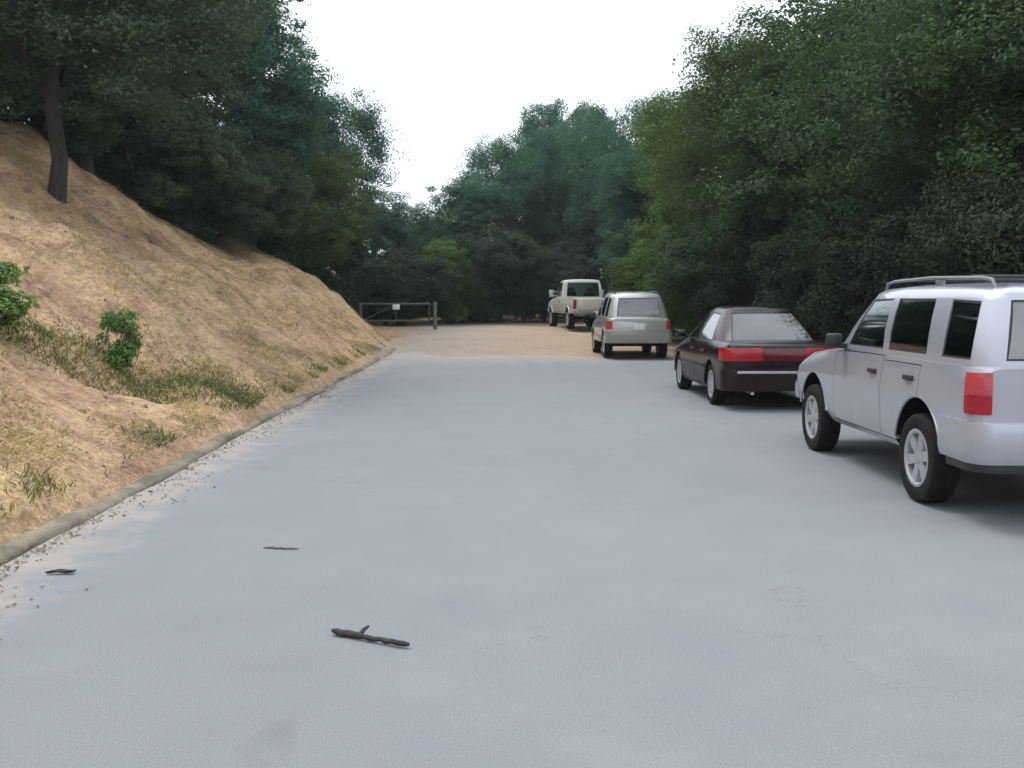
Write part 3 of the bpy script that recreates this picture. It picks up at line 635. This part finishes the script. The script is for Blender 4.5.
def build_car(name, label, cat, loc, rz, P):
    root = empty(name, loc, rz); tag(root, label, cat, 'cars parked along the right edge of the road')
    Rw, tw, tx = P['R'], P['tw'], P['track']; ar = P['arch']
    cyl = [(s * (tx + .35), y, P.get('axle_z', Rw), ar, 1.0) for s in (-1, 1) for y in (P['yr'], P['yf'])]
    bm = cut(car_shell(P), P.get('boxes', []), cyl)
    az = P.get('axle_z', Rw); wmax = max(s[1] for s in P['stations'])
    inner_mat = {}
    for f in bm.faces:
        c = f.calc_center_median()
        for (x, y, z, r, w) in cyl:
            d = math.hypot(c.y - y, c.z - z)
            if abs(c.x - x) < .51 and (d < r + .004) and abs(c.x) < wmax - .03 and (d > r - .02 or abs(f.normal.x) > .9): f.material_index = 1
        for c0, s0 in P.get('boxes', []):
            if all(abs(c[k] - c0[k]) < s0[k] / 2 + .004 for k in range(3)): f.material_index = 1
        if f.normal.z < -.7 and c.z < P['zdoor0'] : f.material_index = 1
    # doors become meshes of their own, with a real gap round them
    doors = []
    for (ya, yb, side_, hy) in [(a, b, s, h) for (a, b, h) in P['doors'] for s in (-1, 1)]:
        fs = [f for f in bm.faces if f.material_index == 0 and ya < f.calc_center_median().y < yb and side_ * f.calc_center_median().x > wmax * .80 and P['zdoor0'] < f.calc_center_median().z < P['zdoor1'] and abs(f.normal.x) > .35]
        if not fs: continue
        db = bmesh.new(); mp_ = {}
        for f in fs:
            vv = []
            for v in f.verts:
                if v.index not in mp_ or True:
                    key = v
                    if key not in mp_: mp_[key] = db.verts.new(v.co)
                vv.append(mp_[key])
            db.faces.new(vv)
        ym, zm = (ya + yb) / 2, (P['zdoor0'] + P['zdoor1']) / 2; ky = 1 - .014 / (yb - ya); kz = 1 - .014 / (P['zdoor1'] - P['zdoor0'])
        for v in db.verts:
            v.co.y = ym + (v.co.y - ym) * ky; v.co.z = zm + (v.co.z - zm) * kz; v.co.x += side_ * .001
        db.normal_update(); bmesh.ops.solidify(db, geom=db.faces[:], thickness=.03); bmesh.ops.recalc_face_normals(db, faces=db.faces)
        bmesh.ops.delete(bm, geom=fs, context='FACES')
        d = bm_obj('door', db, P['paint'], root, 32); doors.append(d)
        hb = bmesh.new(); hx = side_ * (wmax * .988 + .008); add_box(hb, (hx, hy, P['handle_z']), (.035, .17, .045), .012); bm_obj('handle', hb, M[P.get('handle_mat', 'black')], d)
    bm_obj('body', bm, [P['paint'], M['well']], root, 32)
    # dark block added inside the body, standing for shade in the door gaps
    ib = bmesh.new(); st = P['stations']
    add_box(ib, (0, (P['yr'] + P['yf']) / 2, (P['zdoor0'] + P['zdoor1']) / 2), (wmax * 1.84, P['yf'] - P['yr'] - 2 * ar - .06, P['zdoor1'] - P['zdoor0'] - .04), .02); bm_obj('gap_shade_block', ib, M['well'], root)
    for s in (-1, 1):
        for y in (P['yr'], P['yf']):
            wheel(root, s * tx, y, Rw, tw, s, P['spokes'], P.get('rimr', .64), P.get('rimmat', 'alloy'))
            ab = bmesh.new(); wst = float(pchip([q[0] for q in st], [q[1] for q in st], np.array([y]))[0])
            a0 = math.asin(max(-.9, (P['arch_z0'] - az) / ar)); pts = [(s * (wst * .985 + P.get('flare', .0)), y + (ar + .002) * math.cos(a), az + (ar + .002) * math.sin(a)) for a in np.linspace(a0, math.pi - a0, 26)]
            add_tube(ab, pts, P.get('lip', .022), 8); bm_obj('wheel_arch', ab, P.get('arch_mat', P['paint']), root, 60)
    greenhouse(root, P); seats(root, P)
    for y in (P['yr'], P['yf']): part(root, 'axle', lambda b: add_tube(b, [(-tx, y, Rw), (tx, y, Rw)], .05, 8), M['well'])
    return root
def part(root, name, fn, mat, smooth=40):
    bm = bmesh.new(); fn(bm); return bm_obj(name, bm, mat, root, smooth)
def rear_path(w, y, r=.14, fwd=.5):
    """plan path from the left side round the tail to the right side"""
    p = [(-w, y + fwd), (-w, y + r * 2)]
    for a in np.linspace(0, 90, 7): p.append((-(w - r) - r * math.cos(R(a)), y + r - r * math.sin(R(a)) + .0))
    q = [(-a, b) for a, b in p[::-1]]
    return p + q

# ---- silver sport utility (nearest)
silver = paint('silver_paint', (.395, .41, .475), .5, .32); silver_trim = paint('silver_cladding', (.36, .37, .40), .3, .5)
P = dict(paint=silver, yr=-1.35, yf=1.35, R=.35, tw=.205, track=.785, arch=.44, axle_z=.395, arch_z0=.47, spokes=6, flare=.0, lip=.012, mid=-.6, deck=1.12,
    stations=[(-2.30, .83, .56, 1.10, 1.12, .77), (-2.27, .868, .53, 1.115, 1.13, .81), (-2.20, .889, .50, 1.12, 1.13, .82), (-2.0, .89, .46, 1.12, 1.13, .845), (-1.2, .895, .37, 1.12, 1.13, .86), (0, .895, .37, 1.115, 1.125, .86),
              (.75, .89, .37, 1.09, 1.125, .85), (1.05, .885, .43, 1.06, 1.11, .83), (1.6, .875, .45, 1.0, 1.065, .80), (2.0, .85, .47, .93, 1.0, .76), (2.15, .81, .48, .86, .90, .72), (2.23, .74, .50, .80, .82, .66)],
    doors=[(-1.36, -.59, -1.17), (-.57, .66, -.38)], zdoor0=.42, zdoor1=1.10, handle_z=.97, seat_rows=[(-.15, (-.37, .37)), (-1.05, (-.42, 0, .42))], steer=(.28, -.37),
    cols=[(0, -2.265, 1.12, 0, -2.16, 1.645, 'rear_window'), (.66, -2.25, 1.12, .59, -2.15, 1.64, ''), (.76, -2.225, 1.12, .655, -2.12, 1.632, ''), (.815, -2.16, 1.12, .705, -2.06, 1.628, ''), (.838, -2.10, 1.12, .722, -2.02, 1.63, 'side_window'),
          (.85, -1.66, 1.12, .735, -1.60, 1.645, ''), (.852, -1.40, 1.12, .738, -1.32, 1.65, 'side_window'), (.855, -.64, 1.12, .74, -.62, 1.655, ''), (.855, -.52, 1.12, .74, -.50, 1.655, 'side_window'),
          (.848, .42, 1.12, .72, -.04, 1.645, ''), (.83, .62, 1.115, .69, .06, 1.64, ''), (.75, .74, 1.12, .61, .13, 1.642, 'windshield'), (0, .90, 1.13, 0, .22, 1.65, '')],
    dark_behind=-.7, dark={'rear_window': True})
suv = build_car('sport_utility', 'silver sport utility with roof rails and red tail lamp, nearest of the parked cars', 'car', (4.18, 8.95, 0), R(-1.2), P); suv.scale = (1, 1, .977)
bp = rear_path(.90, -2.37, .15, .55)
bm_obj('rear_bumper', wrap(bp, [(-.06, .46), (.0, .46), (.018, .52), (.022, .66), (.012, .745), (-.06, .75)]), silver, suv)
for s in (-1, 1):
    tp = [(s * .899, -2.195), (s * .894, -2.225), (s * .880, -2.262), (s * .852, -2.292), (s * .815, -2.309), (s * .775, -2.317)]
    if s > 0: tp = tp[::-1]
    l_ = bm_obj('taillight', wrap(tp, [(-.05, .80), (.006, .80), (.012, .825), (.012, .93), (-.05, .93)]), M['red_lens'], suv)
    bm_obj('lens', wrap(tp, [(-.05, .932), (.012, .932), (.009, 1.04), (.0, 1.09), (-.05, 1.09)]), M['clear_lens'], l_)
    part(suv, 'roof_rail', lambda b: (add_tube(b, [(s * .60, -1.95, 1.66), (s * .605, -1.90, 1.735), (s * .61, -1.75, 1.752), (s * .62, -.9, 1.768), (s * .61, -.1, 1.752), (s * .605, .08, 1.73), (s * .60, .13, 1.66)], .014, 8),
                                      [add_box(b, (s * .612, yy, 1.71), (.035, .12, .075), .01) for yy in (-1.05,)]), M['rack'])
    part(suv, 'mirror', lambda b: (add_box(b, (s * .97, .42, 1.20), (.15, .09, .14), .03), add_box(b, (s * .87, .45, 1.15), (.10, .05, .05), .01)), M['black'])
    part(suv, 'headlight', lambda b: add_box(b, (s * .64, 2.19, .77), (.22, .09, .15), .03), M['head_lens'])
bm_obj('bumper_valance', wrap(rear_path(.885, -2.35, .15, .45), [(-.06, .40), (.0, .40), (.006, .43), (.004, .462), (-.06, .462)]), M['black'], suv)
part(suv, 'tailgate_handle', lambda b: add_box(b, (-.3, -2.315, .98), (.2, .03, .06), .01), M['black'])
part(suv, 'exhaust_pipe', lambda b: add_tube(b, [(.45, -1.9, .38), (.45, -2.3, .36)], .028, 10), M['steel'])
for yy in (-1.6, -.2): part(suv, 'crossbar', lambda b: add_tube(b, [(-.61, yy, 1.762), (.61, yy, 1.762)], .016, 8), M['black'])
part(suv, 'front_bumper', lambda b: add_box(b, (0, 2.20, .58), (1.62, .16, .22), .05), silver)
part(suv, 'grille', lambda b: add_box(b, (0, 2.235, .78), (.95, .03, .12), .01), M['black'])

# ---- dark sedan
dark = paint('dark_maroon_paint', (.0075, .0018, .0036), .0, .22, (.015, .005, .008), .12, .3)
P = dict(paint=dark, yr=-1.31, yf=1.33, R=.305, tw=.195, track=.735, arch=.355, axle_z=.325, arch_z0=.30, spokes=7, lip=.012, mid=-.2, deck=.93, handle_mat='black', rimr=.66,
    stations=[(-2.24, .72, .34, .84, .86, .66), (-2.21, .79, .30, .90, .915, .72), (-2.12, .835, .27, .935, .95, .75), (-1.9, .852, .25, .945, .965, .76), (-1.3, .86, .23, .95, .97, .785), (-.7, .86, .21, .94, .955, .80), (0, .86, .21, .925, .94, .80),
              (.7, .86, .21, .905, .93, .79), (1.0, .855, .22, .885, .93, .77), (1.6, .84, .23, .80, .86, .74), (2.0, .80, .25, .71, .76, .68), (2.15, .74, .27, .65, .68, .62), (2.22, .64, .30, .58, .59, .54)],
    doors=[(-.98, -.14, -.80), (-.12, .86, .02)], zdoor0=.28, zdoor1=.90, handle_z=.78, seat_rows=[(.05, (-.36, .36)), (-.78, (-.36, .36))], steer=(.45, -.36),
    rows=[0, .05, .35, .65, .93, 1], glass_mat='glass_sky', crown=1.0,
    cols=[(0, -1.72, .945, 0, -.92, 1.392, 'rear_window'), (.60, -1.66, .945, .44, -.90, 1.385, ''), (.70, -1.58, .94, .50, -.86, 1.378, ''), (.765, -1.42, .935, .525, -.78, 1.375, ''), (.785, -1.10, .93, .535, -.68, 1.375, 'side_window'),
          (.80, -.20, .92, .545, -.22, 1.39, ''), (.80, -.10, .92, .545, -.12, 1.39, 'side_window'), (.79, .72, .905, .535, .10, 1.38, ''), (.77, .92, .90, .51, .20, 1.375, ''), (.68, 1.04, .90, .46, .26, 1.376, 'windshield'), (0, 1.2, .91, 0, .34, 1.385, '')])
sed = build_car('sedan', 'dark maroon black sedan with red tail lamps joined by a darker red strip', 'car', (4.13, 16.25, 0), R(-.5), P)
bm_obj('rear_bumper', wrap(rear_path(.858, -2.30, .17, .45), [(-.06, .28), (.0, .28), (.012, .34), (.02, .50), (.012, .585), (-.06, .60)]), dark, sed)
def arc_path(w, y, r, fwd):
    return rear_path(w, y, r, fwd)
for s in (-1, 1):
    tp = [(s * .848, -1.98), (s * .842, -2.08), (s * .815, -2.17), (s * .77, -2.222), (s * .66, -2.25), (s * .30, -2.264)]
    if s > 0: tp = tp[::-1]
    bm_obj('taillight', wrap(tp, [(-.05, .70), (.008, .70), (.016, .73), (.014, .84), (.002, .885), (-.05, .885)]), M['red_lens'], sed)
    part(sed, 'mirror', lambda b: (add_box(b, (s * .92, .66, 1.0), (.17, .10, .12), .03), add_box(b, (s * .83, .68, .95), (.08, .05, .04), .01)), dark)
    part(sed, 'side_moulding', lambda b: add_box(b, (s * .866, -.06, .56), (.018, 1.78, .05), .006), M['black'])
    part(sed, 'headlight', lambda b: add_box(b, (s * .55, 2.15, .58), (.26, .10, .12), .03), M['head_lens'])
bm_obj('lens', wrap([(-.295, -2.264), (0, -2.268), (.295, -2.264)], [(-.05, .71), (.010, .71), (.014, .74), (.012, .84), (.002, .875), (-.05, .875)]), M['dark_red_lens'], sed)
part(sed, 'bumper_strip', lambda b: add_box(b, (0, -2.325, .545), (1.34, .02, .035), .006), M['steel'])
part(sed, 'exhaust_pipe', lambda b: add_tube(b, [(-.45, -1.9, .26), (-.45, -2.31, .25)], .024, 10), M['steel'])
part(sed, 'front_bumper', lambda b: add_box(b, (0, 2.19, .42), (1.40, .16, .20), .05), dark)

# ---- silver wagon (compact sport utility, two-tone)
sil2 = paint('pale_silver_paint', (.43, .44, .435), .45, .36); lower = paint('grey_cladding', (.23, .22, .20), .1, .55)
P = dict(paint=sil2, yr=-1.22, yf=1.22, R=.335, tw=.215, track=.73, arch=.40, axle_z=.365, arch_z0=.42, spokes=5, lip=.022, arch_mat=lower, mid=-.5, deck=1.0,
    stations=[(-2.02, .76, .48, .98, 1.0, .71), (-1.99, .81, .44, .995, 1.01, .755), (-1.9, .835, .41, 1.0, 1.01, .79), (-1.7, .848, .39, 1.0, 1.01, .81), (-1.0, .85, .36, 1.0, 1.01, .82), (0, .85, .36, .995, 1.005, .82), (.7, .85, .36, .98, 1.01, .81),
              (1.0, .845, .37, .965, 1.01, .79), (1.5, .83, .38, .90, .955, .75), (1.85, .80, .40, .82, .87, .70), (1.98, .74, .42, .77, .79, .64), (2.05, .66, .44, .70, .71, .56)],
    doors=[(-1.08, -.32, -.92), (-.30, .82, -.14)], zdoor0=.44, zdoor1=.985, handle_z=.86, seat_rows=[(.05, (-.35, .35)), (-.75, (-.35, .35))], steer=(.45, -.35),
    cols=[(0, -1.985, 1.0, 0, -1.72, 1.575, 'rear_window'), (.59, -1.97, 1.0, .49, -1.71, 1.57, ''), (.71, -1.93, 1.0, .575, -1.66, 1.56, ''), (.775, -1.83, 1.0, .62, -1.58, 1.558, ''), (.80, -1.70, 1.0, .635, -1.50, 1.562, 'side_window'),
          (.81, -1.22, 1.0, .65, -1.16, 1.585, ''), (.812, -1.08, 1.0, .655, -1.04, 1.59, 'side_window'), (.815, -.36, 1.0, .66, -.36, 1.595, ''), (.815, -.26, 1.0, .66, -.26, 1.595, 'side_window'), (.805, .62, .99, .64, .14, 1.58, ''), (.785, .80, .985, .61, .23, 1.575, ''),
          (.70, .92, .985, .54, .30, 1.577, 'windshield'), (0, 1.05, .99, 0, .38, 1.585, '')], dark_behind=-.5, glass_mat='glass_sky', crown=1.2)
rav = build_car('compact_wagon', 'pale silver tall wagon with a dark grey lower body, third parked car from the front', 'car', (3.86, 28.2, H(3.9, 28.2) + .02), R(.5), P); rav.scale = (1, 1, 1.05)
bm_obj('rear_bumper', wrap(rear_path(.855, -2.12, .16, .5), [(-.06, .40), (.0, .40), (.018, .46), (.022, .60), (.012, .68), (-.06, .68)]), lower, rav)
for s in (-1, 1):
    tp = [(s * .85, -1.76), (s * .845, -1.88), (s * .82, -1.965), (s * .775, -2.01), (s * .70, -2.03)]
    if s > 0: tp = tp[::-1]
    bm_obj('taillight', wrap(tp, [(-.05, .74), (.008, .74), (.014, .80), (.008, .95), (-.05, .95)]), M['clear_lens'], rav)
    part(rav, 'mirror', lambda b: (add_box(b, (s * .93, .58, 1.07), (.17, .10, .14), .03), add_box(b, (s * .84, .60, 1.02), (.08, .05, .04), .01)), M['black'])
    part(rav, 'roof_rail', lambda b: add_tube(b, [(s * .55, -1.45, 1.60), (s * .56, -1.38, 1.66), (s * .57, -.7, 1.685), (s * .56, .0, 1.665), (s * .55, .1, 1.60)], .017, 6), M['black'])
    part(rav, 'side_cladding', lambda b: add_box(b, (s * .848, 0, .47), (.03, 1.62, .17), .01), lower)
part(rav, 'front_bumper', lambda b: add_box(b, (0, 2.02, .52), (1.44, .16, .22), .05), lower)
part(rav, 'licence_plate', lambda b: add_box(b, (0, -2.035, .80), (.31, .012, .16), .004), M['plate'])

# ---- white pickup truck (farthest)
white = paint('white_paint', (.52, .52, .51), .0, .45)
P = dict(paint=white, yr=-1.65, yf=1.65, R=.40, tw=.25, track=.80, arch=.47, axle_z=.44, arch_z0=.62, spokes=5, lip=.03, mid=.35, deck=1.24, rimmat='steel',
    stations=[(-2.75, .86, .66, 1.20, 1.205, .84), (-2.72, .90, .64, 1.22, 1.225, .875), (-2.5, .93, .62, 1.23, 1.235, .90), (-1, .94, .60, 1.23, 1.235, .905), (0, .94, .60, 1.24, 1.25, .90), (.8, .94, .60, 1.24, 1.26, .89),
              (1.2, .94, .60, 1.22, 1.27, .87), (1.9, .93, .62, 1.16, 1.22, .84), (2.3, .90, .64, 1.08, 1.13, .80), (2.42, .86, .66, 1.02, 1.04, .76), (2.5, .78, .70, .95, .96, .68)],
    boxes=[((0, -1.60, 1.15), (1.56, 2.12, .62))], doors=[(-.40, .98, -.26)], zdoor0=.68, zdoor1=1.22, handle_z=1.10, seat_rows=[(.05, (-.4, .4))], steer=(.55, -.4),
    cols=[(0, -.50, 1.23, 0, -.42, 1.93, 'rear_window'), (.68, -.49, 1.23, .62, -.41, 1.925, ''), (.80, -.46, 1.23, .70, -.38, 1.92, ''), (.86, -.38, 1.23, .74, -.31, 1.918, ''), (.88, -.28, 1.23, .75, -.22, 1.92, 'side_window'),
          (.885, .68, 1.23, .745, .32, 1.92, ''), (.86, .90, 1.23, .71, .42, 1.915, ''), (.78, 1.02, 1.235, .64, .48, 1.917, 'windshield'), (0, 1.15, 1.24, 0, .55, 1.925, '')])
truck = build_car('pickup_truck', 'white pickup truck with a tall cab, farthest of the parked vehicles', 'truck', (3.74, 41.8, H(3.7, 41.8) + .0), R(8.0), P)
part(truck, 'rear_bumper', lambda b: add_box(b, (0, -2.84, .66), (1.82, .16, .17), .03), M['rack'])
part(truck, 'tailgate', lambda b: add_box(b, (0, -2.765, .98), (1.48, .03, .44), .012), white)
part(truck, 'licence_plate', lambda b: add_box(b, (0, -2.926, .66), (.31, .01, .14), .003), M['plate'])
for s in (-1, 1):
    part(truck, 'taillight', lambda b: add_box(b, (s * .86, -2.735, .98), (.13, .06, .36), .012), M['red_lens'])
    part(truck, 'mirror', lambda b: (add_box(b, (s * 1.08, .72, 1.42), (.20, .08, .30), .03), add_tube(b, [(s * .88, .74, 1.34), (s * 1.05, .74, 1.34)], .015, 6), add_tube(b, [(s * .86, .74, 1.50), (s * 1.05, .74, 1.50)], .015, 6)), M['steel'])
part(truck, 'front_bumper', lambda b: add_box(b, (0, 2.50, .72), (1.76, .16, .20), .04), M['steel'])

# ------------------------------------------------------------------ thin summer haze
m, nt, p = new_mat('haze'); nt.nodes.remove(p); pv = nt.nodes.new('ShaderNodeVolumePrincipled')
pv.inputs['Color'].default_value = (.80, .90, .95, 1); pv.inputs['Density'].default_value = HAZE; pv.inputs['Anisotropy'].default_value = .2
nt.links.new(pv.outputs[0], nt.nodes['Material Output'].inputs['Volume'])
bm = bmesh.new(); add_box(bm, (0, 170, 40), (660, 520, 120)); tag(bm_obj('haze', bm, m, smooth=0), kind='stuff')

# ------------------------------------------------------------------ pipe gate
gm = simple('gate_paint', (.06, .07, .063), .6, .2); pm = simple('post_paint', (.11, .12, .105), .6)
gz = H(-3.5, 40.5); g = empty('pipe_gate', (-5.15, 40.3, gz)); tag(g, 'grey green steel pipe gate across the track at the end of the road', 'gate')
part(g, 'gate_frame', lambda b: (add_tube(b, [(.1, 0, 1.02), (2.75, .35, 1.02)], .04, 8), add_tube(b, [(.1, 0, .35), (2.75, .35, .35)], .035, 8), add_tube(b, [(2.72, .35, .35), (2.72, .35, 1.02)], .035, 8),
                                 add_tube(b, [(1.4, .17, .35), (1.4, .17, 1.02)], .03, 8), add_tube(b, [(.1, 0, .37), (1.4, .17, 1.0)], .022, 8)), gm)
part(g, 'hinge_post', lambda b: add_tube(b, [(0, 0, -.3), (0, 0, 1.06), (0, 0, 1.07)], [.08, .08, .05], 12), gm)
part(g, 'latch_post', lambda b: add_tube(b, [(2.95, .38, -.3), (2.95, .38, 1.06), (2.95, .38, 1.08)], [.075, .075, .05], 12), pm)
part(g, 'sign_plate', lambda b: add_box(b, (1.42, .10, .90), (.28, .02, .20), .005), simple('sign_white', (.72, .74, .76), .5))

# ------------------------------------------------------------------ small things lying on the road
m, nt, p = new_mat('dead_wood'); t = nt.nodes.new('ShaderNodeTexCoord'); n = noise(nt, 30, 6, .7, t.outputs['Object'])
r = ramp(nt, [(.3, (.012, .011, .012)), (.7, (.055, .048, .045))]); nt.links.new(n.outputs['Fac'], r.inputs['Fac']); nt.links.new(r.outputs['Color'], p.inputs['Base Color']); p.inputs['Roughness'].default_value = .9; bump(nt, p, n.outputs['Fac'], .8, .006); M['wood'] = m
o = empty('stick', (-.55, 4.5, 0)); tag(o, 'short dark broken stick lying on the asphalt in the foreground', 'stick')
rr = random.Random(8); bm = bmesh.new(); N_ = 14
pts = [(-.185 + .37 * i / N_ , .10 - .20 * i / N_ + rr.uniform(-.006, .006), .018 + rr.uniform(-.002, .004)) for i in range(N_ + 1)]
add_tube(bm, pts, [.008] + [.0105 + .003 * rr.random() + (.004 if i < 5 else 0) for i in range(N_ - 1)] + [.009], 9); bm_obj('branch', bm, M['wood'], o)
bm = bmesh.new(); add_tube(bm, [(-.05, .03, .02), (-.035, .055, .036), (-.015, .085, .045)], [.012, .010, .006], 7); bm_obj('twig', bm, M['wood'], o)
bm = bmesh.new(); pts = [(-1.42 + .028 * i, 6.25 + rr.uniform(-.012, .012) - .006 * i, .007) for i in range(9)]
add_tube(bm, pts, [.003] + [.006] * 7 + [.003], 6); o = bm_obj('twig', bm, simple('grey_twig', (.09, .085, .08), .9)); tag(o, 'thin grey twig on the asphalt, farther off than the dark stick', 'twig')
bm = bmesh.new(); gridv = [[bm.verts.new((-2.52 + .05 * i + .01 * j, 5.66 + .022 * j * (1 - abs(i - 1.5) / 3), .008 + .012 * abs(j - 1) + .006 * (i % 2))) for j in range(3)] for i in range(4)]
for i in range(3):
    for j in range(2): bm.faces.new((gridv[i][j], gridv[i + 1][j], gridv[i + 1][j + 1], gridv[i][j + 1]))
bm.normal_update(); bmesh.ops.solidify(bm, geom=bm.faces[:], thickness=.003)
o = bm_obj('dead_leaf', bm, M['wood']); tag(o, 'curled dark dead leaf on the road near the kerb', 'leaf')
